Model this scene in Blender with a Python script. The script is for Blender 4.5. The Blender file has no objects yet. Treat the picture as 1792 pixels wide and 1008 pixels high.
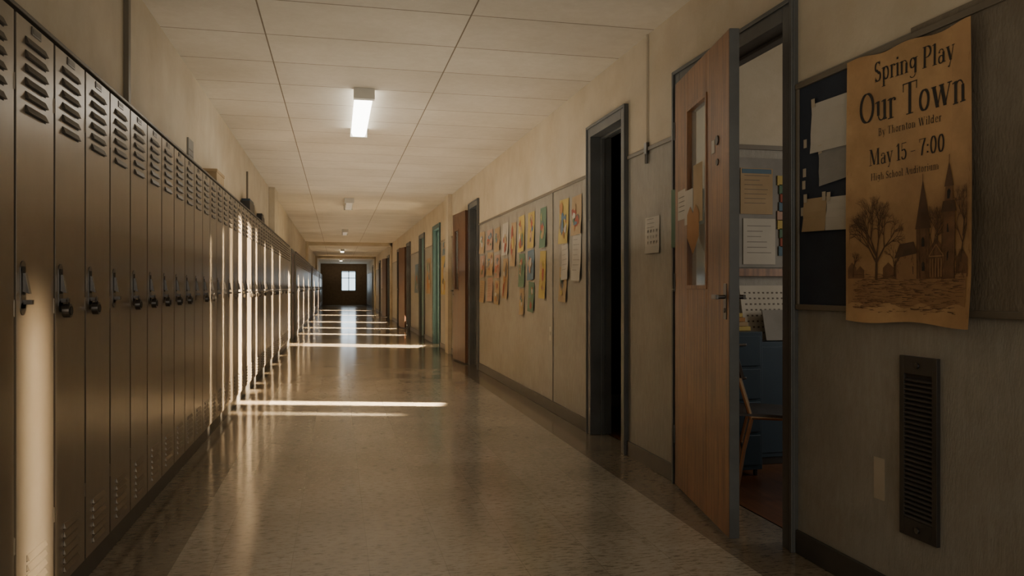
import bpy, math, random
from mathutils import Vector, Matrix
R = random.Random(7)
D = bpy.data
COL = bpy.context.scene.collection

# ------------------------------------------------------------ materials
def nt(name):
    m = D.materials.new(name); m.use_nodes = True
    t = m.node_tree; t.nodes.clear()
    o = t.nodes.new('ShaderNodeOutputMaterial'); b = t.nodes.new('ShaderNodeBsdfPrincipled')
    t.links.new(b.outputs[0], o.inputs[0])
    return m, t, b

def pmat(name, c1, c2=None, scale=6, rough=.6, metal=0, bump=0, stretch=(1, 1, 1), coat=0, bscale=None, rvar=0, lo=.3, hi=.7, spec=.5, objrand=0, stain=0):
    m, t, b = nt(name)
    if c2 is None: c2 = tuple(v * .85 for v in c1)
    tc = t.nodes.new('ShaderNodeTexCoord'); mp = t.nodes.new('ShaderNodeMapping')
    mp.inputs['Scale'].default_value = stretch
    t.links.new(tc.outputs['Object'], mp.inputs[0])
    n = t.nodes.new('ShaderNodeTexNoise'); n.inputs['Scale'].default_value = scale; n.inputs['Detail'].default_value = 6
    t.links.new(mp.outputs[0], n.inputs[0])
    r = t.nodes.new('ShaderNodeValToRGB')
    r.color_ramp.elements[0].position = lo; r.color_ramp.elements[1].position = hi
    r.color_ramp.elements[0].color = (*c1, 1); r.color_ramp.elements[1].color = (*c2, 1)
    t.links.new(n.outputs[0], r.inputs[0])
    out = r.outputs[0]
    if stain:
        ns = t.nodes.new('ShaderNodeTexNoise'); ns.inputs['Scale'].default_value = 2.3; ns.inputs['Detail'].default_value = 8; ns.inputs['Roughness'].default_value = .7
        t.links.new(tc.outputs['Object'], ns.inputs[0])
        rs = t.nodes.new('ShaderNodeValToRGB'); rs.color_ramp.elements[0].position = .35; rs.color_ramp.elements[1].position = .6
        v = 1 - stain; rs.color_ramp.elements[0].color = (v, v * .96, v * .9, 1); rs.color_ramp.elements[1].color = (1, 1, 1, 1)
        t.links.new(ns.outputs[0], rs.inputs[0])
        ms = t.nodes.new('ShaderNodeMix'); ms.data_type = 'RGBA'; ms.blend_type = 'MULTIPLY'; ms.inputs[0].default_value = 1
        t.links.new(out, ms.inputs[6]); t.links.new(rs.outputs[0], ms.inputs[7]); out = ms.outputs[2]
    if objrand:
        oi = t.nodes.new('ShaderNodeObjectInfo')
        mr = t.nodes.new('ShaderNodeMapRange'); mr.inputs[3].default_value = 1 - objrand; mr.inputs[4].default_value = 1 + objrand
        t.links.new(oi.outputs['Random'], mr.inputs[0])
        hs = t.nodes.new('ShaderNodeHueSaturation'); t.links.new(mr.outputs[0], hs.inputs['Value'])
        t.links.new(out, hs.inputs['Color']); out = hs.outputs[0]
    t.links.new(out, b.inputs['Base Color'])
    b.inputs['Roughness'].default_value = rough; b.inputs['Metallic'].default_value = metal
    b.inputs['Coat Weight'].default_value = coat
    b.inputs['Specular IOR Level'].default_value = spec
    if rvar:
        mr = t.nodes.new('ShaderNodeMapRange'); mr.inputs[3].default_value = rough - rvar; mr.inputs[4].default_value = rough + rvar
        t.links.new(n.outputs[0], mr.inputs[0]); t.links.new(mr.outputs[0], b.inputs['Roughness'])
    if bump:
        n2 = t.nodes.new('ShaderNodeTexNoise'); n2.inputs['Scale'].default_value = bscale or scale * 4; n2.inputs['Detail'].default_value = 4
        t.links.new(mp.outputs[0], n2.inputs[0])
        bp = t.nodes.new('ShaderNodeBump'); bp.inputs['Strength'].default_value = bump; bp.inputs['Distance'].default_value = .01
        t.links.new(n2.outputs[0], bp.inputs['Height']); t.links.new(bp.outputs[0], b.inputs['Normal'])
    return m

def emat(name, c, s):
    m, t, b = nt(name)
    b.inputs['Base Color'].default_value = (.8, .8, .8, 1)
    b.inputs['Emission Color'].default_value = (*c, 1); b.inputs['Emission Strength'].default_value = s
    return m

def brickmat(name, c1, c2, mortar, w, h, ms, loc, rough, noisecol, nscale, nstretch, bump, border=None, spec=.5, nfac=.5, nlo=.38, nhi=.62):
    m, t, b = nt(name)
    tc = t.nodes.new('ShaderNodeTexCoord'); mp = t.nodes.new('ShaderNodeMapping'); mp.inputs['Location'].default_value = loc
    t.links.new(tc.outputs['Object'], mp.inputs[0])
    br = t.nodes.new('ShaderNodeTexBrick'); br.offset = 0; br.squash = 1
    br.inputs['Color1'].default_value = (*c1, 1); br.inputs['Color2'].default_value = (*c2, 1); br.inputs['Mortar'].default_value = (*mortar, 1)
    br.inputs['Scale'].default_value = 1; br.inputs['Mortar Size'].default_value = ms; br.inputs['Mortar Smooth'].default_value = .2
    br.inputs['Brick Width'].default_value = w; br.inputs['Row Height'].default_value = h
    t.links.new(mp.outputs[0], br.inputs[0])
    m2 = t.nodes.new('ShaderNodeMapping'); m2.inputs['Scale'].default_value = nstretch; t.links.new(tc.outputs['Object'], m2.inputs[0])
    n = t.nodes.new('ShaderNodeTexNoise'); n.inputs['Scale'].default_value = nscale; n.inputs['Detail'].default_value = 8; n.inputs['Roughness'].default_value = .72
    t.links.new(m2.outputs[0], n.inputs[0])
    r = t.nodes.new('ShaderNodeValToRGB'); r.color_ramp.elements[0].position = nlo; r.color_ramp.elements[1].position = nhi
    r.color_ramp.elements[0].color = (*noisecol, 1); r.color_ramp.elements[1].color = (1, 1, 1, 1)
    t.links.new(n.outputs[0], r.inputs[0])
    mx = t.nodes.new('ShaderNodeMix'); mx.data_type = 'RGBA'; mx.blend_type = 'MULTIPLY'; mx.inputs[0].default_value = nfac
    t.links.new(br.outputs['Color'], mx.inputs[6]); t.links.new(r.outputs[0], mx.inputs[7])
    out = mx.outputs[2]
    n3 = t.nodes.new('ShaderNodeTexNoise'); n3.inputs['Scale'].default_value = 1.1; n3.inputs['Detail'].default_value = 5
    t.links.new(tc.outputs['Object'], n3.inputs[0])
    r3 = t.nodes.new('ShaderNodeValToRGB'); r3.color_ramp.elements[0].position = .3; r3.color_ramp.elements[1].position = .65
    r3.color_ramp.elements[0].color = (.8, .78, .74, 1); r3.color_ramp.elements[1].color = (1, 1, 1, 1)
    t.links.new(n3.outputs[0], r3.inputs[0])
    m4 = t.nodes.new('ShaderNodeMix'); m4.data_type = 'RGBA'; m4.blend_type = 'MULTIPLY'; m4.inputs[0].default_value = 1
    t.links.new(out, m4.inputs[6]); t.links.new(r3.outputs[0], m4.inputs[7]); out = m4.outputs[2]
    if border:
        sx = t.nodes.new('ShaderNodeSeparateXYZ'); t.links.new(tc.outputs['Object'], sx.inputs[0])
        a = t.nodes.new('ShaderNodeMath'); a.operation = 'SUBTRACT'; a.inputs[1].default_value = border[0]; t.links.new(sx.outputs[0], a.inputs[0])
        ab = t.nodes.new('ShaderNodeMath'); ab.operation = 'ABSOLUTE'; t.links.new(a.outputs[0], ab.inputs[0])
        g = t.nodes.new('ShaderNodeMath'); g.operation = 'GREATER_THAN'; g.inputs[1].default_value = border[1]; t.links.new(ab.outputs[0], g.inputs[0])
        m3 = t.nodes.new('ShaderNodeMix'); m3.data_type = 'RGBA'; m3.blend_type = 'MULTIPLY'
        t.links.new(g.outputs[0], m3.inputs[0]); t.links.new(out, m3.inputs[6]); m3.inputs[7].default_value = (*border[2], 1)
        out = m3.outputs[2]
    t.links.new(out, b.inputs['Base Color'])
    mr = t.nodes.new('ShaderNodeMapRange'); mr.inputs[3].default_value = rough * .75; mr.inputs[4].default_value = rough * 1.35
    t.links.new(n3.outputs[0], mr.inputs[0]); t.links.new(mr.outputs[0], b.inputs['Roughness'])
    b.inputs['Specular IOR Level'].default_value = spec
    bp = t.nodes.new('ShaderNodeBump'); bp.inputs['Strength'].default_value = bump; bp.inputs['Distance'].default_value = .004; bp.invert = True
    ad = t.nodes.new('ShaderNodeMath'); ad.operation = 'MULTIPLY_ADD'; ad.inputs[1].default_value = .25
    t.links.new(n.outputs[0], ad.inputs[0]); t.links.new(br.outputs['Fac'], ad.inputs[2])
    t.links.new(ad.outputs[0], bp.inputs['Height']); t.links.new(bp.outputs[0], b.inputs['Normal'])
    return m

CREAM = pmat('cream_plaster', (.47, .41, .305), (.54, .475, .36), 3, .65, bump=.1, bscale=60, stain=.12)
WAINS = pmat('burlap_wainscot', (.245, .228, .19), (.295, .275, .23), 14, .5, bump=.25, bscale=55, stretch=(4, 4, .9), stain=.15)
CEIL = brickmat('ceiling_tile', (.60, .55, .455), (.55, .50, .415), (.2, .15, .10), 1.2, .61, .005, (.437, 7.15, 0), .8, (.88, .86, .83), 14, (1, 1, 1), .5)
FLOOR = brickmat('linoleum_tile', (.50, .45, .37), (.44, .395, .32), (.29, .25, .195), .305, .305, .0012, (5.06, 9.15, 0), .13, (.34, .30, .25), 12, (1.6, 6, 1), .07, border=(.485, 1.13, (.52, .48, .43)), spec=.85, nfac=.9, nlo=.38, nhi=.5)
LOCK = pmat('locker_enamel', (.225, .195, .158), (.275, .24, .195), 3, .31, metal=.6, bump=.04, stretch=(1, 1, .3), rvar=.08, objrand=.1, stain=.1)
LOCKD = pmat('locker_shadow_gap', (.02, .017, .013), rough=.7)
LOUV = pmat('louver_metal', (.09, .076, .06), rough=.4, metal=.4)
HAND = pmat('latch_steel', (.16, .15, .14), (.08, .075, .07), rough=.3, metal=.9)
BASE = pmat('dark_base', (.035, .033, .03), (.05, .047, .042), rough=.4)
FRAME = pmat('painted_steel_frame', (.08, .085, .085), (.11, .115, .113), 5, .42, bump=.1, stain=.2)
TEALF = pmat('teal_frame', (.06, .12, .12), rough=.45)
RAIL = pmat('rail_paint', (.15, .125, .09), rough=.45)
WOOD = pmat('door_wood', (.33, .15, .058), (.15, .064, .024), 3.2, .38, bump=.1, stretch=(13, 13, .7), lo=.34, hi=.66, bscale=30, stain=.4)
WOODD = pmat('dark_door_wood', (.12, .048, .02), (.065, .027, .012), 5, .4, stretch=(7, 7, .5))
DARK = pmat('painted_darkness', (.03, .025, .02), rough=.8)  # near-black colour paints in the darkness of unlit rooms and behind the grille
NAVY = pmat('navy_board_paper', (.012, .018, .032), (.018, .026, .042), 8, .75, bump=.1)
TAN = pmat('tackboard_cloth', (.15, .125, .09), (.19, .16, .118), 9, .75, bump=.3, bscale=60, stretch=(1, 2, .8), stain=.2)
PAPER = pmat('white_paper', (.47, .44, .38), (.41, .38, .32), 5, .8)
PGREY = pmat('grey_paper', (.27, .26, .235), (.2, .19, .17), 5, .8)
PTAN = pmat('tan_paper', (.38, .28, .165), (.32, .225, .12), 5, .8)
PPINK = pmat('pink_paper', (.40, .26, .20), (.34, .22, .16), 5, .8)
PYEL = pmat('yellow_paper', (.46, .35, .11), rough=.8)
PGRN = pmat('green_paper', (.10, .17, .11), rough=.8)
PBLU = pmat('blue_paper', (.10, .16, .21), rough=.8)
PRED = pmat('red_paper', (.30, .08, .05), rough=.8)
PORG = pmat('orange_paper', (.38, .19, .07), rough=.8)
INK = pmat('ink', (.018, .014, .01), rough=.7)
INKL = pmat('grey_ink', (.12, .10, .08), rough=.7)
POST = pmat('aged_poster_paper', (.52, .33, .155), (.38, .215, .09), 4, .6, bump=.15, bscale=7, stain=.3)
SEP = pmat('sepia_ink', (.065, .034, .015), (.11, .055, .024), 20, .7)
SEPL = pmat('sepia_wash', (.26, .145, .065), (.33, .185, .08), 14, .7)
SEPM = pmat('sepia_mid', (.12, .06, .025), (.19, .095, .04), 30, .7)
VENT = pmat('vent_iron', (.05, .045, .04), rough=.4, metal=.4)
TAPE = pmat('masking_tape', (.42, .36, .27), rough=.6)
WHITEM = pmat('fixture_enamel', (.6, .58, .52), rough=.4)
GLOW = emat('fluorescent_lens', (1, .97, .88), 12)
GLOWF = emat('fluorescent_lens_far', (1, .9, .7), 6)
OAK = pmat('oak_floor', (.16, .065, .025), (.10, .04, .015), 4, .35, stretch=(8, .6, 1))
BLUEM = pmat('blue_cabinet_paint', (.03, .052, .075), rough=.4, metal=.3)
BLACK = pmat('black_plastic', (.015, .013, .012), rough=.4)
SEATM = pmat('brown_seat_plastic', (.05, .04, .035), rough=.35)
CHROME = pmat('chair_tube', (.6, .45, .33), rough=.22, metal=.9)
SKYW = emat('daylight', (.72, .9, 1), 2.6)
ENDW = pmat('end_wall_paint', (.30, .19, .10), (.23, .14, .075), rough=.6)
TEALP = pmat('teal_panel', (.10, .24, .24), rough=.5)
gl, t_, b_ = nt('door_glass'); GLASS = gl
b_.inputs['Base Color'].default_value = (.8, .85, .8, 1); b_.inputs['Transmission Weight'].default_value = .85
b_.inputs['Roughness'].default_value = .06; b_.inputs['IOR'].default_value = 1.35

# ------------------------------------------------------------ builder
class B:
    def __init__(s): s.v = []; s.f = []; s.mi = []; s.m = []
    def mid(s, m):
        if m not in s.m: s.m.append(m)
        return s.m.index(m)
    def poly(s, pts, m):
        n = len(s.v); s.v += [tuple(p) for p in pts]; s.f.append(list(range(n, n + len(pts)))); s.mi.append(s.mid(m))
    def box(s, x0, x1, y0, y1, z0, z1, m, M=None):
        x0, x1 = min(x0, x1), max(x0, x1); y0, y1 = min(y0, y1), max(y0, y1)
        p = [(x0, y0, z0), (x1, y0, z0), (x1, y1, z0), (x0, y1, z0), (x0, y0, z1), (x1, y0, z1), (x1, y1, z1), (x0, y1, z1)]
        s.hexa(p, m, M)
    def hexa(s, p, m, M=None):
        if M: p = [tuple(M @ Vector(q)) for q in p]
        n = len(s.v); s.v += p
        for f in ((0, 3, 2, 1), (4, 5, 6, 7), (0, 1, 5, 4), (1, 2, 6, 5), (2, 3, 7, 6), (3, 0, 4, 7)):
            s.f.append([n + i for i in f]); s.mi.append(s.mid(m))
    def cyl(s, p, q, r, m, n=10, r2=None):
        p = Vector(p); q = Vector(q); d = (q - p).normalized(); r2 = r if r2 is None else r2
        a = d.orthogonal().normalized(); b = d.cross(a)
        k = len(s.v)
        for c, rr in ((p, r), (q, r2)):
            for i in range(n):
                t = 2 * math.pi * i / n; s.v.append(tuple(c + a * math.cos(t) * rr + b * math.sin(t) * rr))
        mi = s.mid(m)
        for i in range(n):
            j = (i + 1) % n; s.f.append([k + i, k + j, k + n + j, k + n + i]); s.mi.append(mi)
        s.f.append([k + n - 1 - i for i in range(n)]); s.mi.append(mi)
        s.f.append([k + n + i for i in range(n)]); s.mi.append(mi)
    def tube(s, pts, r, m, n=8):
        for a, b in zip(pts, pts[1:]): s.cyl(a, b, r, m, n)
    def mesh(s, name):
        me = D.meshes.new(name); me.from_pydata(s.v, [], s.f)
        for m in s.m: me.materials.append(m)
        me.polygons.foreach_set('material_index', s.mi); me.update(); return me
    def obj(s, name, parent=None, bevel=0, loc=None, rz=0):
        o = D.objects.new(name, s.mesh(name)); COL.objects.link(o)
        if loc: o.location = loc
        o.rotation_euler[2] = rz
        if parent: o.parent = parent
        if bevel:
            md = o.modifiers.new('bevel', 'BEVEL'); md.width = bevel; md.segments = 2; md.limit_method = 'ANGLE'; md.harden_normals = False
        return o

def empty(name, loc=(0, 0, 0)):
    e = D.objects.new(name, None); COL.objects.link(e); e.location = loc; e.empty_display_size = .1; return e

XR = 1.902      # right wall face
XL = -1.05      # left upper wall face
XK = -.93       # locker fronts
H = 2.71        # ceiling
YE = 52.0       # far end
YB = -2.5       # behind the camera
RAILZ = 1.99
DT = 2.27       # door opening height

# ------------------------------------------------------------ shell
b = B(); b.box(-1.45, 2.03, YB - .15, YE + .15, -.1, 0, FLOOR); b.obj('floor')
b = B(); b.box(-1.45, 2.03, YB - .15, YE + .15, H, H + .1, CEIL); b.obj('ceiling')

openings = [(3.0, 4.03), (4.95, 5.6), (10.5, 11.1), (14.55, 15.45), (17.2, 18.1), (20.6, 21.5), (24.0, 24.9), (29, 29.9), (35, 35.9), (42, 42.9)]
b = B(); y = YB
for (a, c) in openings + [(YE, YE)]:
    y1 = a - .06
    if a == YE: y1 = YE
    b.box(XR, XR + .12, y, y1, 0, RAILZ, WAINS); b.box(XR, XR + .12, y, y1, RAILZ, H, CREAM)
    if a != YE: b.box(XR, XR + .12, a - .06, c + .06, DT + .06, H, CREAM)
    y = c + .06
b.obj('wall_right')
b = B(); y = YB
for (a, c) in openings + [(YE, YE)]:
    y1 = a - .085 if a != YE else YE
    if a > 3: b.box(XR - .012, XR, y, y1, RAILZ - .012, RAILZ + .012, RAIL)
    y = c + .085
b.obj('trim_1', bevel=.003)
b = B(); y = YB
for (a, c) in openings + [(YE, YE)]:
    y1 = a - .085 if a != YE else YE
    b.box(XR - .014, XR, y, y1, 0, .1, BASE); y = c + .085
b.obj('baseboard_right', bevel=.004)

b = B(); b.box(-1.4, -1.27, YB, YE, 0, H, CREAM); b.obj('wall_left')
b = B(); b.box(-1.269, XL, YB, YE, 1.966, H, CREAM); b.obj('wall_left_bulkhead')
for i, (a, c) in enumerate(((16.45, 18.5), (28.6, 30.8), (40.9, 43))):
    b = B(); b.box(-1.269, XK - .02, a, c, 0, 1.965, WAINS); b.obj('trim_%d' % (7 + i))
b = B(); b.box(-1.45, 2.03, YB - .12, YB, 0, H, CREAM); b.obj('wall_back')
# end wall with window opening
b = B()
wx0, wx1, wz0, wz1 = .25, 1.22, .93, 2.22
b.box(-1.4, wx0, YE, YE + .12, 0, H, ENDW); b.box(wx1, 2.03, YE, YE + .12, 0, H, ENDW)
b.box(wx0, wx1, YE, YE + .12, 0, wz0, ENDW); b.box(wx0, wx1, YE, YE + .12, wz1, H, ENDW)
b.obj('wall_end')
b = B()
for x in (wx0, (wx0 + wx1) / 2 - .02, wx1 - .05): b.box(x, x + .05, YE - .02, YE + .1, wz0, wz1, TEALF)
for z in (wz0, 1.75, wz1 - .05): b.box(wx0, wx1, YE - .015, YE + .1, z, z + .04, TEALF)
b.box(wx0, wx1, YE + .105, YE + .115, wz0, wz1, SKYW)
b.obj('window_1')

# shallow pilasters and header beams
for i, (yy, dd) in enumerate(((13.0, 0), (27.5, .12), (39.5, .12))):
    b = B()
    b.box(XR - .07, XR, yy, yy + .35, 0, H, CREAM); b.box(XL, XL + .09, yy - .3, yy + .35, 1.97, H, CREAM)
    if dd: b.box(XL, XR, yy, yy + .35, H - dd, H, CREAM)
    b.obj('trim_%d' % (i + 2), bevel=.004)

# ------------------------------------------------------------ lockers
P = .325; BZ = .085; LT = 1.95 - BZ
def locker_mesh(hasring):
    b = B()
    b.box(-.30, -.014, 0.001, P - .001, 0, LT, LOCK)
    b.box(-.0145, -.012, .004, P - .004, .004, LT - .004, LOCKD)
    # door with folded edges
    y0, y1, z0, z1 = .009, P - .009, .012, LT - .012
    b.box(-.012, .004, y0, y1, z0, z1, LOCK)
    # top louvers
    def louver(z, h, ya, yb, out, m):
        b.box(.0035, .0046, ya, yb, z - .004, z + h, LOCKD)
        p = [(.004, ya, z), (.004 + out, ya, z), (.004 + out, yb, z), (.004, yb, z),
             (.004, ya + .004, z + h), (.0055, ya + .004, z + h), (.0055, yb - .004, z + h), (.004, yb - .004, z + h)]
        b.hexa(p, m)
    for i in range(6): louver(1.572 + i * .042, .022, .075, .245, .011, LOUV)
    for i in range(6): louver(.05 + i * .03, .017, .085, .24, .009, LOCK)
    # card holder
    b.box(.004, .007, .125, .20, 1.822, 1.848, HAND); b.box(.007, .0078, .132, .193, 1.828, 1.843, LOUV)
    # recessed latch: oval plate, lever, hasp
    zc = 1.12 - BZ; yc = .055
    b.box(.004, .0065, yc - .021, yc + .021, zc - .062, zc + .062, HAND)
    b.cyl((.004, yc, zc + .062), (.0065, yc, zc + .062), .021, HAND, 16); b.cyl((.004, yc, zc - .062), (.0065, yc, zc - .062), .021, HAND, 16)
    b.box(.0066, .0075, yc - .013, yc + .013, zc - .02, zc + .065, LOCKD)
    b.hexa([(.006, yc - .009, zc - .01), (.026, yc - .009, zc - .018), (.026, yc + .009, zc - .018), (.006, yc + .009, zc - .01),
            (.006, yc - .009, zc + .045), (.014, yc - .009, zc + .045), (.014, yc + .009, zc + .045), (.006, yc + .009, zc + .045)], HAND)
    b.box(.006, .03, yc - .004, yc + .016, zc - .05, zc - .036, HAND)
    if hasring:
        pts = []
        for i in range(9):
            a = math.pi * i / 8; pts.append((.026, yc + .006 + .013 * math.cos(a), zc - .055 + .02 * math.sin(a)))
        b.tube(pts, .003, HAND, 6)
        b.cyl((.014, yc + .006, zc - .078), (.036, yc + .006, zc - .078), .024, HAND, 18)
        b.cyl((.036, yc + .006, zc - .078), (.039, yc + .006, zc - .078), .015, LOCKD, 14)
    for z in (.25, .95, 1.62): b.cyl((.002, P - .006, z), (.002, P - .006, z + .05), .005, LOCK, 8)
    return b.mesh('locker')
me_a = locker_mesh(True); me_b = locker_mesh(False)
banks = [(2.867 - 5 * P, 46), (18.55, 31), (30.85, 31), (43.05, 26)]
for (ys, n) in banks:
    for i in range(n):
        o = D.objects.new('locker', me_a if R.random() < .45 else me_b); COL.objects.link(o)
        o.location = (XK, ys + i * P, BZ)
        md = o.modifiers.new('bevel', 'BEVEL'); md.width = .0025; md.segments = 2; md.limit_method = 'ANGLE'
b = B()
for (ys, n) in banks: b.box(XK - .3, XK - .012, ys, ys + n * P, 0, BZ, BASE)
b.obj('baseboard_left', bevel=.003)
b = B()
for (ys, n) in banks: b.box(XK - .1, XK + .008, ys, ys + n * P, 1.9505, 1.964, LOUV)
b.obj('trim_5', bevel=.003)

# ------------------------------------------------------------ doors
def frame(parent, y0, y1, m=FRAME, face=.085, deep=.14):
    b = B(); xa = XR - .022; xb = XR + deep
    for (a, c, s) in ((y0 - face, y0, 1), (y1, y1 + face, -1)):
        b.box(xa, xb, a, c, 0, DT + face, m)
    b.box(xa, xb, y0, y1, DT, DT + face, m)
    # stop bead
    b.box(XR + .06, XR + .09, y0, y0 + .016, 0, DT, m); b.box(XR + .06, XR + .09, y1 - .016, y1, 0, DT, m)
    b.box(XR + .06, XR + .09, y0 + .016, y1 - .016, DT - .016, DT, m)
    # outer moulding lip
    b.box(xa - .01, xa, y0 - face, y0 - face + .02, 0, DT + face, m); b.box(xa - .01, xa, y1 + face - .02, y1 + face, 0, DT + face, m)
    b.box(xa - .01, xa, y0 - face + .02, y1 + face - .02, DT + face - .02, DT + face, m)
    return b.obj('frame', parent, bevel=.003)

def leaf(parent, hinge, ang, L, wood, z0=.02, z1=DT - .01, win=None, detail=True):
    T = .022; b = B()
    if win:
        s0, s1, w0, w1 = win
        b.box(0, s0, -T, T, z0, z1, wood); b.box(s1, L - .006, -T, T, z0, z1, wood)
        b.box(s0, s1, -T, T, z0, w0, wood); b.box(s0, s1, -T, T, w1, z1, wood)
        k = .016
        for (a, c, d, e) in ((s0 - k, s0 + .004, w0 - k, w1 + k), (s1 - .004, s1 + k, w0 - k, w1 + k), (s0, s1, w0 - k, w0 + .004), (s0, s1, w1 - .004, w1 + k)):
            b.box(a, c, -T - .006, T + .006, d, e, wood)
    else:
        b.box(0, L - .006, -T, T, z0, z1, wood)
    b.box(L - .006, L, -T - .0005, T + .0005, z0, z1, FRAME)
    o = b.obj('leaf', parent, bevel=.0025, loc=(hinge[0], hinge[1], 0), rz=ang)
    M = lambda bb, n, bev=0: bb.obj(n, parent, bevel=bev, loc=(hinge[0], hinge[1], 0), rz=ang)
    if win:
        g = B(); g.box(s0, s1, -.003, .003, w0, w1, GLASS); M(g, 'glass')
    if detail:
        h = B()
        for sd in (-1, 1):
            h.box(L - .075, L - .035, sd * T, sd * (T + .004), .98, 1.14, HAND)
            h.cyl((L - .055, sd * T, 1.08), (L - .055, sd * (T + .04), 1.08), .009, HAND, 12)
            h.box(L - .12, L - .045, sd * (T + .033), sd * (T + .045), 1.07, 1.09, HAND)
            h.cyl((L - .055, sd * T, 1.02), (L - .055, sd * (T + .008), 1.02), .011, VENT, 12)
        M(h, 'handle', .002)
        h = B()
        for z in (.25, 1.1, 1.95): h.cyl((-.004, -T, z), (-.004, -T, z + .1), .008, FRAME, 8)
        M(h, 'hinges')
    return M

# door 1 - ajar classroom door
d1 = empty('door_1', (0, 0, 0)); frame(d1, 3.0, 4.03)
ang1 = math.atan2(-.983, -.182)
M1 = leaf(d1, (1.872, 4.018), ang1, .95, WOOD, win=(.27, .6, 1.13, 2.05))
def flat(bb, s0, s1, z0, z1, m, off): bb.box(s0, s1, -.022 - off - .0012, -.022 - off, z0, z1, m)
q = B()
flat(q, .07, .225, 1.49, 1.65, PAPER, .0005); flat(q, .24, .40, 1.45, 1.63, PAPER, .009); flat(q, .41, .57, 1.45, 1.74, PTAN, .009)
q.poly([(.30, -.0345, 1.50), (.30, -.0345, 1.38), (.41, -.0345, 1.29), (.52, -.0345, 1.38), (.52, -.0345, 1.50), (.46, -.0345, 1.54), (.41, -.0345, 1.50), (.36, -.0345, 1.54)], PORG)
for i in range(4): flat(q, .09, .205, 1.61 - i * .025, 1.613 - i * .025, INKL, .002)
q.box(.70, .74, -.026, -.0225, 1.75, 1.81, PAPER)
q.cyl((.78, -.022, 1.80), (.78, -.028, 1.80), .022, VENT, 18); q.cyl((.78, -.022, 1.70), (.78, -.026, 1.70), .016, VENT, 18)
M1(q, 'notices')
q = B(); q.box(XR - .0345, XR - .033, 4.04, 4.11, 1.35, 1.68, PGRN); q.obj('green_strip', d1)

d2 = empty('door_2'); frame(d2, 4.95, 5.6, deep=.15)
d3 = empty('door_3'); frame(d3, 10.5, 11.1)
a3 = math.atan2(.995, -.07)
leaf(d3, (1.85, 11.17), a3, .84, WOODD, win=(.45, .68, 1.1, 2.0))
k = 4
for (a, c), fm in zip(openings[3:], (TEALF, FRAME, FRAME, FRAME, FRAME, FRAME, FRAME)):
    e = empty('door_%d' % k); frame(e, a, c, fm)
    if k in (5, 7, 9):
        b = B(); b.box(XR + .035, XR + .075, a + .003, c - .003, .01, DT - .003, WOODD if k != 5 else TEALP); b.obj('leaf', e)
    elif k in (6, 8):
        leaf(e, (1.85, c + .07), math.atan2(.99, -.12), .84, WOODD, detail=True)
    k += 1

# rooms behind open doors
X2 = XR + .12
# classroom 1
b = B(); b.box(X2, 5.6, .4, 4.75, -.1, 0, OAK); b.obj('floor_classroom')
b = B(); b.box(X2, 5.6, .4, 4.75, 2.9, 3.0, CREAM); b.obj('ceiling_classroom')
b = B(); b.box(X2, 5.6, 4.75, 4.87, 0, 2.08, WAINS); b.box(X2, 5.6, 4.75, 4.87, 2.08, 3, CREAM); b.box(X2, 5.6, 4.735, 4.75, 2.06, 2.09, RAIL); b.obj('wall_classroom_side')
b = B(); b.box(5.6, 5.7, .3, 4.87, 0, 3, CREAM); b.obj('wall_classroom_far')
b = B(); b.box(X2, 5.6, .3, .4, 0, 3, CREAM); b.obj('wall_classroom_near')
# dark store room
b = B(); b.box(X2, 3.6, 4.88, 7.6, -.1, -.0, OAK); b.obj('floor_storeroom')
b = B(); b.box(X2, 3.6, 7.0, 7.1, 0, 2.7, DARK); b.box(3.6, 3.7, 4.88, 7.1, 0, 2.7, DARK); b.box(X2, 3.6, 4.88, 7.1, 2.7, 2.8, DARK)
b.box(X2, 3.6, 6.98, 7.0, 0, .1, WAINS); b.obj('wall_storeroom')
# shells behind remaining open doorways
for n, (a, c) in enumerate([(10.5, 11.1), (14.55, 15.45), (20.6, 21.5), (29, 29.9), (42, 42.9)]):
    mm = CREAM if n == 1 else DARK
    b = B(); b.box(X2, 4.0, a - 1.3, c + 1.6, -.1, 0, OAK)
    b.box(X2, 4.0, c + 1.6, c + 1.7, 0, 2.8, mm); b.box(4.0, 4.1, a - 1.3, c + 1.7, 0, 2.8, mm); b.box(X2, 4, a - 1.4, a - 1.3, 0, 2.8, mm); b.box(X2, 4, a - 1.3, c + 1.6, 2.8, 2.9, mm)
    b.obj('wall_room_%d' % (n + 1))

# left-side doors between locker banks
for (a, c) in ((17.0, 17.95), (29.2, 30.15), (41.5, 42.4)):
    e = empty('door_%d' % k); k += 1
    b = B(); x = XK - .02
    b.box(x, x + .02, a - .08, a, 0, 1.95, FRAME); b.box(x, x + .02, c, c + .08, 0, 1.95, FRAME); b.box(x, x + .02, a, c, 1.87, 1.95, FRAME)
    b.obj('frame', e); b = B(); b.box(x, x + .008, a, c, .01, 1.87, WOODD); b.cyl((x + .008, a + .07, 1.02), (x + .06, a + .07, 1.02), .02, HAND, 12); b.obj('leaf', e)

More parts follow.
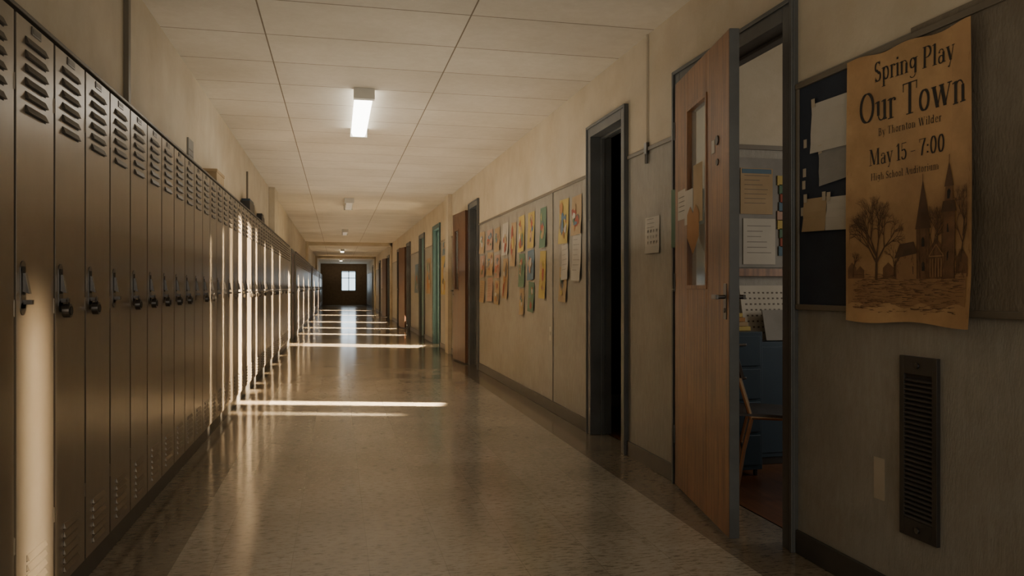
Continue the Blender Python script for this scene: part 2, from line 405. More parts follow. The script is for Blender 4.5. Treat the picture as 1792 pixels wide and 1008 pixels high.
# ------------------------------------------------------------ classroom contents
def framepaper(b, x0, x1, z0, z1, y, m, lines=6, head=True):
    b.box(x0, x1, y - .003, y, z0, z1, m)
    n = lines; h = (z1 - z0)
    for i in range(n):
        zz = z1 - h * (.16 + .7 * i / n); xe = x1 - (x1 - x0) * (.1 + .35 * R.random())
        b.box(x0 + (x1 - x0) * .12, xe, y - .0042, y - .003, zz - .0015, zz + .0015, INKL)
b = B(); b.box(2.15, 3.9, 4.732, 4.749, 1.26, 2.0, PGREY)
b.box(2.12, 3.93, 4.70, 4.749, 1.2, 1.25, WOOD)
framepaper(b, 2.65, 2.89, 1.62, 1.93, 4.73, PTAN, 7); framepaper(b, 2.67, 2.91, 1.28, 1.59, 4.73, PAPER, 6); framepaper(b, 2.5, 2.62, 1.3, 1.85, 4.73, PGREY, 6)
b.box(2.66, 2.88, 4.7255, 4.727, 1.895, 1.925, PBLU)
for i in range(9):
    b.box(2.935 + .012 * math.sin(i * 1.3), 3.01 + .012 * math.sin(i * 1.3), 4.724, 4.731, 1.34 + i * .06, 1.405 + i * .06, [PBLU, PRED, PGRN, PYEL, PPINK][i % 5])
for i in range(3): framepaper(b, 3.1 + i * .25, 3.3 + i * .25, 1.35, 1.65, 4.73, PAPER)
b.obj('classroom_bulletin_board')
# drawer cabinet
b = B(); b.box(2.10, 2.47, 4.15, 4.68, .04, .86, BLUEM)
for i in range(4):
    z = .07 + i * .196; b.box(2.12, 2.45, 4.135, 4.15, z, z + .18, BLUEM); b.box(2.22, 2.35, 4.12, 4.135, z + .12, z + .135, HAND)
for x in (2.12, 2.43): b.box(x, x + .02, 4.17, 4.19, 0, .04, BLACK); b.box(x, x + .02, 4.64, 4.66, 0, .04, BLACK)
b.obj('drawer_cabinet', bevel=.004)
b = B()
for i, mm in enumerate((PYEL, PTAN, PORG, PYEL)): b.box(2.24 + .01 * i, 2.45 - .012 * i, 4.25 + .01 * i, 4.52, .861 + i * .027, .886 + i * .027, mm)
b.obj('stacked_books', bevel=.002)
# low cupboard against the wall
b = B(); b.box(2.52, 3.6, 4.40, 4.68, .05, .78, BLUEM); b.box(2.54, 3.58, 4.42, 4.66, 0, .05, BLACK)
for i in range(3):
    xa = 2.54 + i * .35; b.box(xa, xa + .335, 4.388, 4.40, .08, .75, BLUEM); b.box(xa + .29, xa + .305, 4.375, 4.388, .38, .5, HAND)
b.obj('low_cupboard', bevel=.003)
b = B(); Mx = Matrix.Translation((2.56, 4.50, .787)) @ Matrix.Rotation(math.radians(-14), 4, 'X')
b.box(0, .34, 0, .02, 0, .36, PAPER, Mx)
for i in range(9):
    for j in range(8): b.box(.03 + i * .033, .042 + i * .033, -.002, 0, .04 + j * .038, .05 + j * .038, INKL, Mx)
b.obj('perforated_panel')
b = B(); Mx = Matrix.Translation((2.66, 4.42, .787)) @ Matrix.Rotation(math.radians(-16), 4, 'X')
b.box(0, .26, 0, .01, 0, .2, PGREY, Mx); b.obj('grey_folder')
# chairs
def chair(x, y, rz):
    e = empty('classroom_chair', (x, y, 0)); e.rotation_euler[2] = rz
    b = B(); w = .19
    for s in (-1, 1):
        b.tube([(s * w, .21, .0), (s * w, .17, .25), (s * w, .13, .42), (s * (w - .02), .19, .62), (s * (w - .02), .235, .84)], .012, CHROME)
        b.tube([(s * w, -.2, .0), (s * w, -.16, .3), (s * w, -.13, .43), (s * w, .13, .43)], .012, CHROME)
        b.cyl((s * w, .21, 0), (s * w, .21, .02), .016, BLACK); b.cyl((s * w, -.2, 0), (s * w, -.2, .02), .016, BLACK)
    b.tube([(-w, -.17, .2), (w, -.17, .2)], .008, CHROME); b.tube([(-w, .17, .22), (w, .17, .22)], .008, CHROME)
    b.obj('tube_frame', e)
    b = B(); nx, ny = 8, 8
    g = [[(-.2 + .4 * i / nx, -.2 + .39 * j / ny, .45 - .018 * math.sin(math.pi * i / nx) * math.sin(math.pi * j / ny) - .03 * (1 - j / ny) ** 4) for i in range(nx + 1)] for j in range(ny + 1)]
    for j in range(ny):
        for i in range(nx): b.poly([g[j][i], g[j][i + 1], g[j + 1][i + 1], g[j + 1][i]], SEATM)
    o = b.obj('seat', e); s_ = o.modifiers.new('s', 'SOLIDIFY'); s_.thickness = .014
    b = B()
    g = [[(-.19 + .38 * i / nx, .165 + .055 * j / 5 + .03 * math.sin(math.pi * i / nx), .64 + .2 * j / 5) for i in range(nx + 1)] for j in range(6)]
    for j in range(5):
        for i in range(nx): b.poly([g[j][i], g[j][i + 1], g[j + 1][i + 1], g[j + 1][i]], SEATM)
    o = b.obj('backrest', e); s_ = o.modifiers.new('s', 'SOLIDIFY'); s_.thickness = .014
chair(2.36, 3.84, math.radians(62)); chair(3.1, 3.6, math.radians(170))

# ------------------------------------------------------------ right wall boards, poster, vent
b = B()
b.box(XR - .008, XR - .0005, 2.25, 2.892, 1.05, 1.955, NAVY)
b.box(XR - .008, XR - .0005, 1.0, 2.25, 1.05, 2.0, TAN)
b.box(XR - .018, XR - .0005, 1.0, 2.91, 1.955, 1.978, RAIL); b.box(XR - .018, XR - .0005, 1.0, 2.91, 1.03, 1.052, RAIL)
b.box(XR - .016, XR - .0005, 2.892, 2.91, 1.052, 1.955, RAIL)
b.obj('bulletin_board', bevel=.002)

def wallpaper_sheet(b, y0, y1, z0, z1, m, off=.002, curl=.012, rot=0, art=None):
    """sheet hung on the right wall; y0<y1; curls away from wall at the bottom"""
    n = 5; cy = (y0 + y1) / 2; zt = z1
    def pt(y, z, e=0):
        u = (z1 - z) / (z1 - z0)
        dy = y - cy; dz = z - zt
        yy = cy + dy * math.cos(rot) - dz * math.sin(rot); zz = zt + dy * math.sin(rot) + dz * math.cos(rot)
        return (XR - off - e - curl * u * u - .003 * math.sin(u * 5 + cy * 9) ** 2, yy, zz)
    for i in range(n):
        za = z1 + (z0 - z1) * i / n; zb = z1 + (z0 - z1) * (i + 1) / n
        b.poly([pt(y0, za), pt(y0, zb), pt(y1, zb), pt(y1, za)], m)
    return pt
def strokes(b, pt, y0, y1, z0, z1, n, mats):
    for i in range(n):
        m = R.choice(mats); cy = y0 + (y1 - y0) * R.uniform(.25, .75); cz = z0 + (z1 - z0) * R.uniform(.2, .8)
        ry = (y1 - y0) * R.uniform(.08, .26); rz = (z1 - z0) * R.uniform(.06, .2); k = R.choice((3, 5, 7, 9))
        b.poly([pt(max(y0 + .01, min(y1 - .01, cy + ry * math.cos(2 * math.pi * j / k) * R.uniform(.7, 1.2))), max(z0 + .01, min(z1 - .01, cz + rz * math.sin(2 * math.pi * j / k) * R.uniform(.7, 1.2))), .0035 + .0003 * i) for j in range(k)], m)
def lines(b, pt, y0, y1, z0, z1, n, m=None):
    h = z1 - z0
    for i in range(n):
        z = z1 - h * (.12 + .76 * i / n); a = y1 - (y1 - y0) * .12; c = y0 + (y1 - y0) * R.uniform(.1, .4)
        b.poly([pt(a, z, .0022), pt(a, z - .0025, .0022), pt(c, z - .0025, .0022), pt(c, z, .0022)], m or INKL)

# papers pinned to the navy board
for (y0, y1, z0, z1, m, rot) in ((2.54, 2.80, 1.665, 1.865, PAPER, .02), (2.54, 2.755, 1.535, 1.68, PGREY, -.08), (2.70, 2.855, 1.35, 1.485, PTAN, .03), (2.54, 2.70, 1.345, 1.475, PAPER, .04)):
    b = B(); p = wallpaper_sheet(b, y0, y1, z0, z1, m, .012, .006, rot)
    for yy in (y0 + .015, y1 - .015): b.poly([p(yy - .012, z1 + .02, .003), p(yy - .012, z1 - .015, .003), p(yy + .012, z1 - .015, .003), p(yy + .012, z1 + .02, .003)], TAPE)
    b.obj('pinned_paper')
b = B()
for (yy, zz) in ((2.84, 1.7), (2.845, 1.58), (2.85, 1.53), (2.86, 1.42)): b.box(XR - .0105, XR - .009, yy, yy + .02, zz, zz + .035, TAPE)
b.obj('tape_scraps')
# taped notice beside the door
b = B(); p = wallpaper_sheet(b, 4.345, 4.565, 1.335, 1.56, PAPER, .003, .004)
lines(b, p, 4.345, 4.565, 1.46, 1.56, 3)
for i in range(12):
    yy = 4.52 - (i % 4) * .045; zz = 1.48 - (i // 4) * .035
    b.poly([p(yy, zz, .003), p(yy, zz - .018, .003), p(yy - .006, zz - .018, .003), p(yy - .022 * R.random() - .006, zz, .003)], INKL)
b.obj('wall_notice')
b = B(); b.box(XR - .0015, XR - .0003, 2.386, 2.442, .36, .51, TAPE); b.obj('tape_patch')

# ---- poster with custom drawn lettering
def arc(cx, cy, rx, ry, a0, a1, n=14):
    return [(cx + rx * math.cos(math.radians(a0 + (a1 - a0) * i / n)), cy + ry * math.sin(math.radians(a0 + (a1 - a0) * i / n))) for i in range(n + 1)]
Hh, Th = .068, .016
def S(x, y0, y1): return (Hh, [(x, y0), (x, y1)])
def Sf(x, y, k=.14): return (.01, [(x - k, y), (x + k, y)])
def Lf(x, y): return (.01, [(x - .15, y - .03), (x, y)])
G = {
 'l': (.32, [S(.16, .02, .98), Sf(.16, .015), Lf(.16, .97)]),
 'i': (.32, [S(.16, .02, .64), Sf(.16, .015), Lf(.16, .64), (Hh, [(.16, .84), (.16, .92)])]),
 'n': (.68, [S(.16, .02, .64), Sf(.16, .015, .12), Lf(.16, .64), (Th, arc(.34, .46, .17, .18, 180, 0)), S(.51, .02, .48), Sf(.51, .015, .12)]),
 'm': (1.02, [S(.16, .02, .64), Sf(.16, .015, .11), Lf(.16, .64), (Th, arc(.34, .46, .17, .18, 180, 0)), S(.51, .02, .48), Sf(.51, .015, .11), (Th, arc(.69, .46, .17, .18, 180, 0)), S(.86, .02, .48), Sf(.86, .015, .11)]),
 'h': (.68, [S(.16, .02, .98), Sf(.16, .015, .12), Lf(.16, .97), (Th, arc(.34, .46, .17, .18, 180, 0)), S(.51, .02, .48), Sf(.51, .015, .12)]),
 'r': (.46, [S(.16, .02, .64), Sf(.16, .015), Lf(.16, .64), (Th, arc(.32, .46, .14, .18, 180, 60)), (.055, [(.38, .56), (.38, .6)])]),
 'u': (.68, [S(.16, .2, .64), Lf(.16, .64), (Th, arc(.33, .2, .17, .185, 180, 360)), S(.51, .02, .64), Lf(.51, .64), (.01, [(.51, .03), (.62, .03)])]),
 'o': (.6, [(.05, arc(.3, .33, .19, .315, 0, 360, 22))]),
 'c': (.54, [(.05, arc(.3, .33, .19, .315, 50, 310, 18)), (.05, [(.42, .5), (.42, .54)])]),
 'e': (.56, [(.05, arc(.3, .33, .19, .315, 5, 315, 20)), (Th, [(.12, .36), (.48, .36)])]),
 'a': (.6, [S(.44, .05, .48), (Th, arc(.28, .47, .16, .17, 0, 150)), (.05, [(.15, .5), (.15, .53)]), (.04, arc(.27, .18, .15, .175, 60, 400, 18)), (.01, [(.44, .03), (.58, .03)])]),
 'd': (.66, [(.05, arc(.28, .33, .18, .315, 0, 360, 20)), S(.48, .02, .98), Lf(.48, .97), (.01, [(.48, .02), (.62, .02)])]),
 'p': (.66, [S(.16, -.3, .64), Sf(.16, -.3), Lf(.16, .64), (.05, arc(.35, .33, .19, .315, 0, 360, 20))]),
 'g': (.64, [(.045, arc(.28, .41, .17, .235, 0, 360, 20)), S(.48, -.08, .62), (Th, arc(.28, -.1, .2, .19, 0, -150)), (.01, [(.48, .62), (.62, .64)])]),
 'y': (.62, [(Hh, [(.13, .64), (.33, .04)]), (Th, [(.53, .64), (.33, .0), (.24, -.24)]), Sf(.13, .65, .12), Sf(.52, .65, .1), (.05, [(.2, -.25), (.2, -.22)])]),
 't': (.4, [S(.18, .12, .84), (Th, [(.02, .64), (.36, .64)]), (Th, arc(.26, .13, .1, .12, 190, 330))]),
 'w': (.94, [(Hh, [(.12, .64), (.29, .03)]), (Th, [(.3, .03), (.46, .64)]), (Hh, [(.46, .64), (.62, .03)]), (Th, [(.63, .03), (.82, .64)]), Sf(.12, .65, .1), Sf(.46, .65, .1), Sf(.82, .65, .09)]),
 'S': (.66, [(.055, arc(.33, .74, .2, .245, 35, 250, 16)), (.055, arc(.33, .26, .21, .245, 85, -150, 16)), (.07, [(.24, .6), (.44, .38)]), (Th, [(.5, .78), (.5, 1)]), (Th, [(.13, 0), (.13, .24)])]),
 'P': (.7, [S(.18, .02, .98), Sf(.18, .015), (.01, [(.04, .985), (.36, .985)]), (.055, arc(.34, .73, .24, .255, 90, -90)), (.01, [(.18, .475), (.36, .475)])]),
 'B': (.72, [S(.18, .02, .98), (.01, [(.04, .985), (.36, .985)]), (.01, [(.04, .015), (.36, .015)]), (.05, arc(.34, .75, .2, .235, 90, -90)), (.055, arc(.35, .27, .25, .255, 90, -90)), (.01, [(.18, .52), (.36, .52)])]),
 'O': (.9, [(.062, arc(.45, .5, .33, .485, 0, 360, 30))]),
 'T': (.76, [S(.38, .02, .98), Sf(.38, .015, .16), (.02, [(.05, .975), (.71, .975)]), (Th, [(.06, .75), (.06, .97)]), (Th, [(.7, .75), (.7, .97)])]),
 'W': (1.2, [(.08, [(.15, .98), (.4, .02)]), (Th, [(.4, .02), (.6, .96)]), (.08, [(.58, .96), (.82, .02)]), (Th, [(.82, .02), (1.06, .98)]), Sf(.15, .985), Sf(1.06, .985, .12)]),
 'M': (1.05, [(Th, [(.16, .02), (.16, .98)]), (.075, [(.2, .98), (.5, .06)]), (Th, [(.5, .05), (.82, .98)]), S(.86, .02, .98), Sf(.16, .015, .12), Sf(.86, .015), Sf(.86, .985, .12), (.01, [(.04, .985), (.2, .985)])]),
 'H': (.92, [S(.18, .02, .98), S(.72, .02, .98), Sf(.18, .015), Sf(.72, .015), Sf(.18, .985), Sf(.72, .985), (Th, [(.18, .5), (.72, .5)])]),
 'A': (.86, [(Th, [(.12, .02), (.42, .98)]), (.078, [(.42, .96), (.7, .02)]), (Th, [(.22, .33), (.58, .33)]), Sf(.12, .015, .11), Sf(.7, .015)]),
 '1': (.44, [S(.24, .02, .98), Sf(.24, .015, .17), (Th, [(.06, .84), (.22, .96)])]),
 '5': (.6, [(.025, [(.14, .95), (.5, .95)]), (Th, [(.13, .95), (.11, .55)]), (.055, arc(.28, .3, .2, .29, 130, -130, 18)), (.05, [(.12, .12), (.12, .16)])]),
 '7': (.58, [(.03, [(.06, .94), (.52, .94)]), (.06, [(.51, .93), (.32, .5), (.24, .03)]), (Th, [(.06, .78), (.06, .94)])]),
 '0': (.6, [(.058, arc(.3, .49, .19, .475, 0, 360, 26))]),
 ':': (.3, [(.06, [(.15, .12), (.15, .19)]), (.06, [(.15, .5), (.15, .57)])]),
 '-': (.44, [(.06, [(.08, .37), (.36, .37)])]),
 ' ': (.3, []),
}
def hull(pts):
    pts = sorted(set((round(x, 6), round(y, 6)) for x, y in pts))
    def cr(o, a, c): return (a[0] - o[0]) * (c[1] - o[1]) - (a[1] - o[1]) * (c[0] - o[0])
    lo = []
    for p in pts:
        while len(lo) > 1 and cr(lo[-2], lo[-1], p) <= 0: lo.pop()
        lo.append(p)
    up = []
    for p in reversed(pts):
        while len(up) > 1 and cr(up[-2], up[-1], p) <= 0: up.pop()
        up.append(p)
    return lo[:-1] + up[:-1]
PY1, PW, PZ0 = 2.587, .592, 1.0
PSH = .036
def PH(a): return .965 - .03 * (a / PW) + .006 * math.sin(a * 25)
def pp(a, z, e=0):   # a: metres from poster left edge, z: world height
    u = a / PW; v = (z - PZ0) / .95
    bend = .010 * (2 * u - 1) ** 2 + .003 * math.sin(u * 9 + v * 4) + .022 * max(0, .18 - v) ** 1.3 * (1 + 3 * u) + .016 * max(0, u - .85) * 3
    return (XR - .024 - bend - e, PY1 - PSH - a, z)
pb = B()
NA, NZ = 26, 40
for i in range(NA):
    for j in range(NZ):
        c = []
        for (ii, jj) in ((i, j), (i + 1, j), (i + 1, j + 1), (i, j + 1)):
            a = PW * ii / NA; c.append(pp(a, PZ0 + (-.006 * math.sin(a * 14) if jj == 0 else 0) + PH(a) * jj / NZ))
        pb.poly(c, POST)
def text(s, y_l, y_r, z, cap, m=INK, wt=1.0, trk=0.0):
    """y_l = reading-left edge (larger y), y_r = reading-right edge"""
    tot = sum(G[c][0] + trk for c in s); a0 = PY1 - y_l; sx = (y_l - y_r) / tot; x = 0
    for ch in s:
        for (w, pts) in G[ch][1]:
            w = w * wt
            for p, q in zip(pts, pts[1:]):
                hp = []
                for (px, py) in (p, q):
                    for dx in (-w, w):
                        for dy in (-.016, .016): hp.append((px + dx, py + dy))
                hp = hull(hp)
                pb.poly([pp(a0 + (x + hx) * sx, z + slope * (x * sx) + hy * cap, .0012) for hx, hy in hp], m)
        x += G[ch][0] + trk
slope = -.06
text('Spring Play', 2.445, 2.072, 1.854, .070)
text('Our Town', 2.525, 2.018, 1.718, .108)
slope = -.03
text('By Thornton Wilder', 2.425, 2.125, 1.660, .027, wt=.78, trk=.06)
slope = -.02
text('May 15 - 7:00', 2.472, 2.112, 1.560, .058)
text('High School Auditorium', 2.462, 2.135, 1.506, .025, wt=.78, trk=.06)
# illustration in sepia ink
def ip(y, z, e): return pp(PY1 - y, z, e)
def fill(pts, m, e=.001): pb.poly([ip(y, z, e) for y, z in pts], m)
def line(y0, z0, y1, z1, w0, w1, m=SEP, e=.0018):
    d = math.hypot(y1 - y0, z1 - z0) or 1; ny, nz = -(z1 - z0) / d, (y1 - y0) / d
    pb.poly([ip(y0 + ny * w0, z0 + nz * w0, e), ip(y0 - ny * w0, z0 - nz * w0, e), ip(y1 - ny * w1, z1 - nz * w1, e), ip(y1 + ny * w1, z1 + nz * w1, e)], m)
# ground wash in strips
for i in range(22):
    ya = 2.575 - i * .0255; yb = ya - .0257
    t = 1.175 + .012 * math.sin(i * .7); fill([(ya, 1.06 + .01 * math.sin(i)), (yb, 1.06 + .01 * math.sin(i + 1)), (yb, t), (ya, t)], SEPL, .0006)
for i in range(420):
    yy = R.uniform(2.03, 2.54); zz = 1.03 + .14 * R.random() ** .7; l = R.uniform(.01, .05)
    line(yy + l / 2, zz, max(2.01, yy - l / 2), zz + R.uniform(-.004, .004), R.uniform(.0006, .0018), .0004, R.choice((SEP, SEPM, SEPM)), .0014)
def tree(y, z, ang, L, w, dep):
    y2 = y + math.cos(ang) * L; z2 = z + math.sin(ang) * L
    y2 = min(2.565, max(2.015, y2))
    line(y, z, y2, z2, w, w * .65)
    if dep:
        for k_ in range(3 if dep > 2 else 2):
            tree(y2, z2, ang + R.uniform(-.75, .75), L * R.uniform(.62, .82), w * .6, dep - 1)
for a_ in (math.pi / 2,): tree(2.43, 1.15, a_, .082, .0065, 6)
tree(2.43, 1.21, math.pi / 2 + .6, .065, .004, 5); tree(2.43, 1.21, math.pi / 2 - .6, .065, .004, 5)
tree(2.545, 1.16, math.pi / 2, .03, .003, 4); tree(2.15, 1.2, math.pi / 2 - .2, .05, .003, 5); tree(2.04, 1.2, math.pi / 2 + .15, .06, .003, 5); tree(2.14, 1.26, math.pi / 2, .04, .003, 5)
tree(2.345, 1.16, math.pi / 2, .035, .003, 5); tree(2.03, 1.28, math.pi / 2 + .1, .05, .003, 5); tree(2.155, 1.24, math.pi / 2 + .3, .05, .003, 5)
# background town silhouette
for (a, c, h) in ((2.575, 2.53, .06), (2.53, 2.49, .045), (2.40, 2.35, .055), (2.345, 2.29, .085), (2.14, 2.11, .07), (2.06, 2.01, .09)):
    fill([(a, 1.155), (c, 1.155), (c, 1.155 + h * .65), ((a + c) / 2, 1.155 + h), (a, 1.155 + h * .65)], SEPM)
# church
fill([(2.235, 1.15), (2.175, 1.15), (2.175, 1.315), (2.235, 1.315)], SEPM, .0014)
fill([(2.242, 1.315), (2.168, 1.315), (2.205, 1.475)], SEP, .0016)
fill([(2.335, 1.15), (2.235, 1.15), (2.235, 1.235), (2.335, 1.225)], SEPL, .0013); fill([(2.345, 1.222), (2.235, 1.235), (2.25, 1.275), (2.32, 1.27)], SEP, .0014)
fill([(2.175, 1.15), (2.115, 1.15), (2.115, 1.25), (2.145, 1.28), (2.175, 1.25)], SEPM, .0015)
fill([(2.12, 1.15), (2.065, 1.15), (2.065, 1.36), (2.12, 1.36)], SEPM, .0017)
fill([(2.125, 1.36), (2.06, 1.36), (2.068, 1.395), (2.117, 1.395)], SEP, .0018); fill([(2.11, 1.395), (2.075, 1.395), (2.078, 1.44), (2.107, 1.44)], SEPM, .0018)
fill([(2.112, 1.44), (2.073, 1.44), (2.0925, 1.52)], SEP, .0019); line(2.0925, 1.51, 2.0925, 1.54, .001, .001); line(2.205, 1.47, 2.205, 1.495, .001, .001)
# portico columns and gable on the hall
for i in range(5): line(2.172 - i * .0125, 1.155, 2.172 - i * .0125, 1.215, .002, .002, SEPL, .0026)
line(2.178, 1.222, 2.112, 1.222, .002, .002, SEPL, .0026); line(2.178, 1.222, 2.145, 1.26, .0015, .0015, SEPL, .0026); line(2.112, 1.222, 2.145, 1.26, .0015, .0015, SEPL, .0026)
for (yc, zc) in ((2.205, 1.27), (2.205, 1.19), (2.0925, 1.31), (2.0925, 1.22), (2.0925, 1.415), (2.31, 1.18), (2.285, 1.18), (2.26, 1.18)):
    fill([(yc + .007, zc - .014), (yc - .007, zc - .014), (yc - .007, zc + .01), (yc, zc + .018), (yc + .007, zc + .01)], INK, .0022)
for i in range(110):
    yy = R.uniform(2.02, 2.35); zz = R.uniform(1.15, 1.24); line(yy, zz, yy + R.uniform(-.006, .006), zz + R.uniform(.01, .03), .0009, .0005, SEP, .0023)
for yy in (2.235, 2.175, 2.12, 2.065, 2.19, 2.22): line(yy, 1.15, yy, 1.315, .001, .001, SEP, .0024)
for i in range(40):   # worn edges / stains
    yy = R.choice((R.uniform(2.56, 2.58), R.uniform(2.0, 2.01))); zz = R.uniform(1.02, 1.88); line(yy, zz, yy + R.uniform(-.004, .004), zz + R.uniform(.01, .03), .0012, .0003, SEPL, .001)
o = pb.obj('spring_play_poster')

# vent grille
b = B()
y0, y1, z0, z1 = 2.126, 2.296, .28, .89
x = XR
b.box(x - .004, x, y0 + .01, y1 - .01, z0 + .01, z1 - .01, DARK)
b.box(x - .014, x, y0, y0 + .022, z0, z1, VENT); b.box(x - .014, x, y1 - .022, y1, z0, z1, VENT)
b.box(x - .014, x, y0 + .022, y1 - .022, z0, z0 + .06, VENT); b.box(x - .014, x, y0 + .022, y1 - .022, z1 - .06, z1, VENT)
nb = 30
for i in range(nb):
    z = z0 + .065 + (z1 - z0 - .13) * i / nb
    b.hexa([(x - .004, y0 + .022, z + .004), (x - .014, y0 + .022, z - .004), (x - .014, y1 - .022, z - .004), (x - .004, y1 - .022, z + .004),
            (x - .004, y0 + .022, z + .009), (x - .014, y0 + .022, z + .001), (x - .014, y1 - .022, z + .001), (x - .004, y1 - .022, z + .009)], VENT)
b.cyl((x - .014, (y0 + y1) / 2, z1 - .03), (x - .02, (y0 + y1) / 2, z1 - .03), .01, HAND); b.cyl((x - .014, (y0 + y1) / 2, z0 + .03), (x - .02, (y0 + y1) / 2, z0 + .03), .01, HAND)
b.obj('air_vent_grille', bevel=.001)

# conduits / switch
b = B(); b.cyl((XR - .008, 4.53, 2.02), (XR - .008, 4.53, H), .005, CREAM, 8); b.box(XR - .02, XR, 4.51, 4.55, 1.96, 2.03, HAND); b.cyl((XR - .012, 4.53, 1.9), (XR - .012, 4.53, 1.96), .01, HAND, 8); b.obj('conduit_right')
b = B(); b.box(XR - .008, XR, 6.735, 6.81, .64, .77, PAPER); b.box(XR - .014, XR - .008, 6.765, 6.78, .69, .72, PAPER); b.obj('light_switch', bevel=.002)
b = B(); b.box(XR - .01, XR, 6.70, 6.75, .1, RAILZ - .013, WAINS); b.obj('trim_6')
b = B(); b.box(XL + .0005, XL + .025, 4.22, 4.26, 1.967, H - .001, RAIL); b.obj('conduit_left')
b = B(); b.box(XL + .0005, XL + .02, 9.6, 9.64, 1.967, 2.5, RAIL); b.obj('cable_trunking')
b = B(); b.box(XL, XL + .012, 5.9, 6.1, 2.02, 2.2, PGREY); b.box(XL + .012, XL + .013, 5.92, 6.08, 2.12, 2.125, INKL); b.box(XL + .012, XL + .013, 5.92, 6.08, 2.08, 2.085, INKL); b.obj('left_wall_notice')
b = B(); b.box(-1.045, -.94, 6.55, 6.95, 1.9655, 2.06, PTAN); b.box(-1.045, -.935, 6.54, 6.96, 2.05, 2.075, PTAN); b.obj('cardboard_box', bevel=.003)
b = B(); b.box(-1.045, -.945, 9.0, 9.5, 1.9655, 2.09, BLACK); b.box(-1.04, -.95, 9.05, 9.45, 2.09, 2.12, BLUEM); b.obj('equipment_case', bevel=.004)
b = B(); b.box(-1.04, -.955, 10.5, 10.9, 1.9655, 2.06, BLACK); b.box(-1.03, -.96, 10.6, 10.8, 2.06, 2.1, BLACK); b.obj('equipment_case', bevel=.004)

# student art on the right wall
cols = [PTAN, PPINK, PAPER, PYEL, PGRN, PBLU, PORG, PRED, INKL]
def art(y0, y1, z0, z1, m, kind, rot=0):
    b = B(); p = wallpaper_sheet(b, y0, y1, z0, z1, m, .004, .014, rot)
    if kind == 'l': lines(b, p, y0, y1, z0, z1, 7)
    else: strokes(b, p, y0, y1, z0, z1, 8, cols)
    b.obj('student_drawing')
A = art
A(9.99, 10.33, 1.58, 1.87, PTAN, 'a', .03); A(9.97, 10.3, 1.26, 1.55, PPINK, 'a', -.03); A(10.0, 10.32, .93, 1.22, PTAN, 'l', .02)
A(9.45, 9.82, 1.6, 1.86, PPINK, 'a'); A(9.42, 9.8, 1.28, 1.57, PTAN, 'a', .04); A(9.46, 9.8, .95, 1.25, PPINK, 'l', -.03)
A(9.02, 9.32, 1.56, 1.85, PTAN, 'a', -.04); A(9.0, 9.3, 1.24, 1.52, PPINK, 'a'); A(9.05, 9.32, .92, 1.21, PTAN, 'a', .05)
A(8.55, 8.86, 1.5, 1.87, PAPER, 'a'); A(8.57, 8.83, 1.0, 1.46, PTAN, 'a', .03)
A(8.16, 8.40, 1.36, 1.84, PTAN, 'a', .05)
A(7.78, 8.04, 1.5, 1.88, PYEL, 'a', -.03); A(7.76, 8.02, 1.13, 1.48, PGRN, 'a', .02); A(7.80, 8.0, .84, 1.11, PTAN, 'a', -.05)
A(7.36, 7.62, 1.52, 1.88, PYEL, 'a'); A(7.38, 7.64, 1.2, 1.5, PBLU, 'a', -.04); A(7.37, 7.6, .88, 1.18, PGRN, 'a', .05)
A(6.92, 7.14, 1.5, 1.88, PGRN, 'a'); A(6.93, 7.15, 1.02, 1.47, PYEL, 'a', .03)
A(6.21, 6.48, 1.5, 1.88, PYEL, 'a', .02); A(6.23, 6.42, 1.19, 1.58, PAPER, 'l', -.05); A(6.26, 6.48, 1.0, 1.3, PTAN, 'a', .04)
A(5.86, 6.12, 1.55, 1.87, PTAN, 'a', -.02); A(5.87, 6.10, 1.18, 1.56, PAPER, 'l', .03)
A(13.5, 14.3, 1.0, 1.7, PYEL, 'a'); A(13.5, 14.1, 1.72, 1.95, PBLU, 'a'); A(11.95 + .3, 12.7, 1.0, 1.6, PAPER, 'l'); A(16.0, 16.7, 1.0, 1.75, PTAN, 'a'); A(18.5, 19.3, 1.0, 1.7, PBLU, 'a'); A(22, 22.8, 1.0, 1.7, PYEL, 'a')

# ------------------------------------------------------------ ceiling fixtures
def fixture(yc, L, mat, x=.21):
    b = B(); w = .075
    b.box(x - .05, x + .05, yc - L / 2, yc + L / 2, H - .04, H, WHITEM)
    b.box(x - w - .008, x + w + .008, yc - L / 2 - .012, yc - L / 2 + .05, H - .085, H - .0, WHITEM)
    b.box(x - w - .008, x + w + .008, yc + L / 2 - .01, yc + L / 2 + .012, H - .085, H - .0, WHITEM)
    za, zb = H - .08, H - .04
    b.hexa([(x - w * .75, yc - L / 2 + .05, za), (x + w * .75, yc - L / 2 + .05, za), (x + w * .75, yc + L / 2 - .01, za), (x - w * .75, yc + L / 2 - .01, za),
            (x - w, yc - L / 2 + .05, zb), (x + w, yc - L / 2 + .05, zb), (x + w, yc + L / 2 - .01, zb), (x - w, yc + L / 2 - .01, zb)], mat)
    b.obj('fluorescent_ceiling_light', bevel=.002)
fixture(7.05, 1.6, GLOW); fixture(14.6, 1.3, WHITEM); fixture(22, 1.3, WHITEM); fixture(33, 1.3, GLOWF); fixture(44, 1.3, GLOWF)

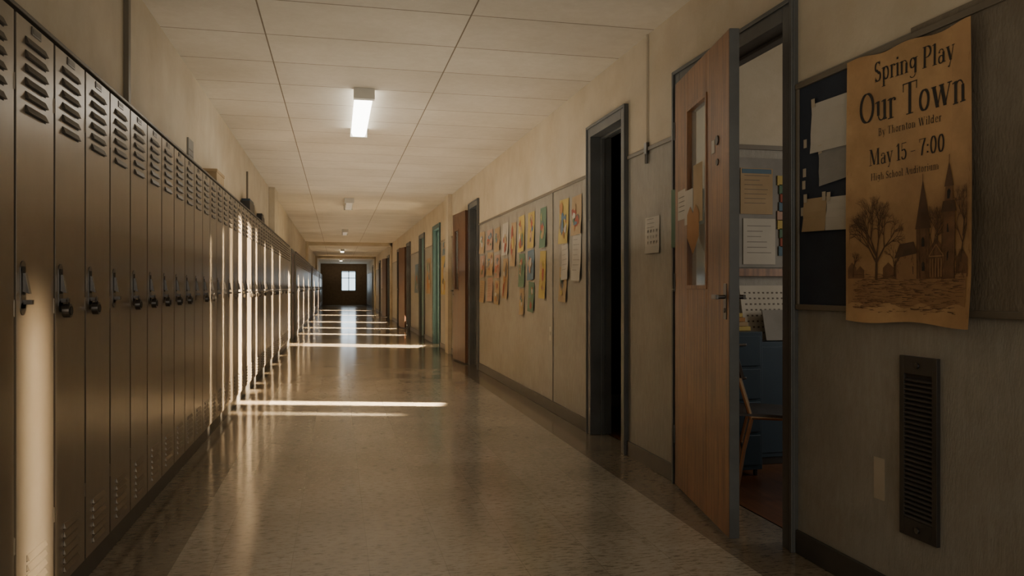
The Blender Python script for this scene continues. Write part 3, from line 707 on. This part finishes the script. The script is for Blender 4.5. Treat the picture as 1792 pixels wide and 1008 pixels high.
# ------------------------------------------------------------ lights
def area(name, loc, dirv, sx, sy, e, col, spread=180):
    l = D.lights.new(name, 'AREA'); l.shape = 'RECTANGLE'; l.size = sx; l.size_y = sy; l.energy = e; l.color = col; l.spread = math.radians(spread)
    o = D.objects.new(name, l); COL.objects.link(o); o.location = loc
    o.rotation_euler = Vector(dirv).to_track_quat('-Z', 'Y').to_euler(); return o
SUN = (1, .76, .48)
K = 5.0
def beam(yl, w, zb, zt, dens, col=SUN, spread=2.5, sl=.3):  # narrow area lamps added inside the corridor, in place of real sun
    """added lamp imitating a sun shaft on the lockers at y=yl; zb..zt are its heights by the right wall"""
    dz = -.32; ys = yl - sl * 2.81
    hh = (zt - zb) / 2; tilt = math.atan(.32 / math.hypot(1, sl)); off = hh * math.sin(tilt) * math.cos(tilt) + .04
    # centre shifted so the tilted rectangle stays clear of the wall
    area('added_sun_shaft', (XR - off, ys + sl * off, (zb + zt) / 2 - .32 * off), (-1, sl, dz), w, 2 * hh * math.cos(tilt), K * dens * w * 2 * hh, col, spread)
beam(7.95, .22, .30, 2.7, 48, spread=3)
beam(8.75, .36, .9, 2.7, 24)
beam(9.5, .16, .9, 2.7, 22)
beam(7.3, .12, .45, 2.6, 10, spread=5); beam(6.8, .06, .95, 2.5, 13); beam(6.15, .05, .95, 2.4, 9)
beam(10.6, .2, .9, 2.6, 16); beam(11.8, .3, .9, 2.6, 16); beam(13.3, .3, .9, 2.6, 14)
beam(2.70, .07, .8, 1.95, 12, spread=7)
beam(15.9, .7, .1, 2.3, 30, sl=.45)
beam(19.6, .5, .1, 2.3, 22, sl=.45); beam(22.6, .6, .1, 2.3, 20, sl=.45); beam(26.5, .8, .1, 2.3, 20, sl=.45); beam(33, 1, .1, 2.3, 20, sl=.45); beam(40, 1, .1, 2.3, 20, sl=.45)

area('back_fill_light', (.4, YB + .1, 1.7), (0, 1, .05), 2.6, 1.6, 48, (1, .93, .82))  # added fill behind the camera; the back wall has no window
# added uplights with no fixture, standing in for light bounced off the floor
for (yy, L, e) in ((2.5, 3, 7), (7.0, 5, 34), (11.5, 4, 30), (19, 9, 24), (30, 12, 18), (45, 12, 26)):
    area('added_uplight', (.45, yy, 1.35), (0, 0, 1), 2.2, L, e, (1, .89, .72))
for (yy, e) in ((15, 55), (21.05, 14), (29.45, 14), (42.45, 14)):
    area('room_daylight', (2.9, yy, 1.4), (-1, 0, .1), .9, 1.8, e, (1, .8, .5))
area('classroom_daylight', (5.3, 2.4, 1.7), (-1, .35, -.25), 1.6, 1.8, 42, (1, .92, .80))
area('end_window_light', (.73, YE - .1, 1.6), (0, -1, 0), .9, 1.2, 10, (.8, .92, 1))

w = D.worlds.new('world'); bpy.context.scene.world = w; w.use_nodes = True
w.node_tree.nodes['Background'].inputs[0].default_value = (.6, .75, .9, 1); w.node_tree.nodes['Background'].inputs[1].default_value = .5

# ------------------------------------------------------------ camera
c = D.cameras.new('camera'); c.sensor_width = 36; c.lens = 36 * 1350 / 1792; c.clip_start = .02; c.clip_end = 200
co = D.objects.new('camera', c); COL.objects.link(co); co.location = (0, 0, 1.12)
co.rotation_euler = (math.radians(90), 0, -math.atan(306 / 1350))
bpy.context.scene.camera = co
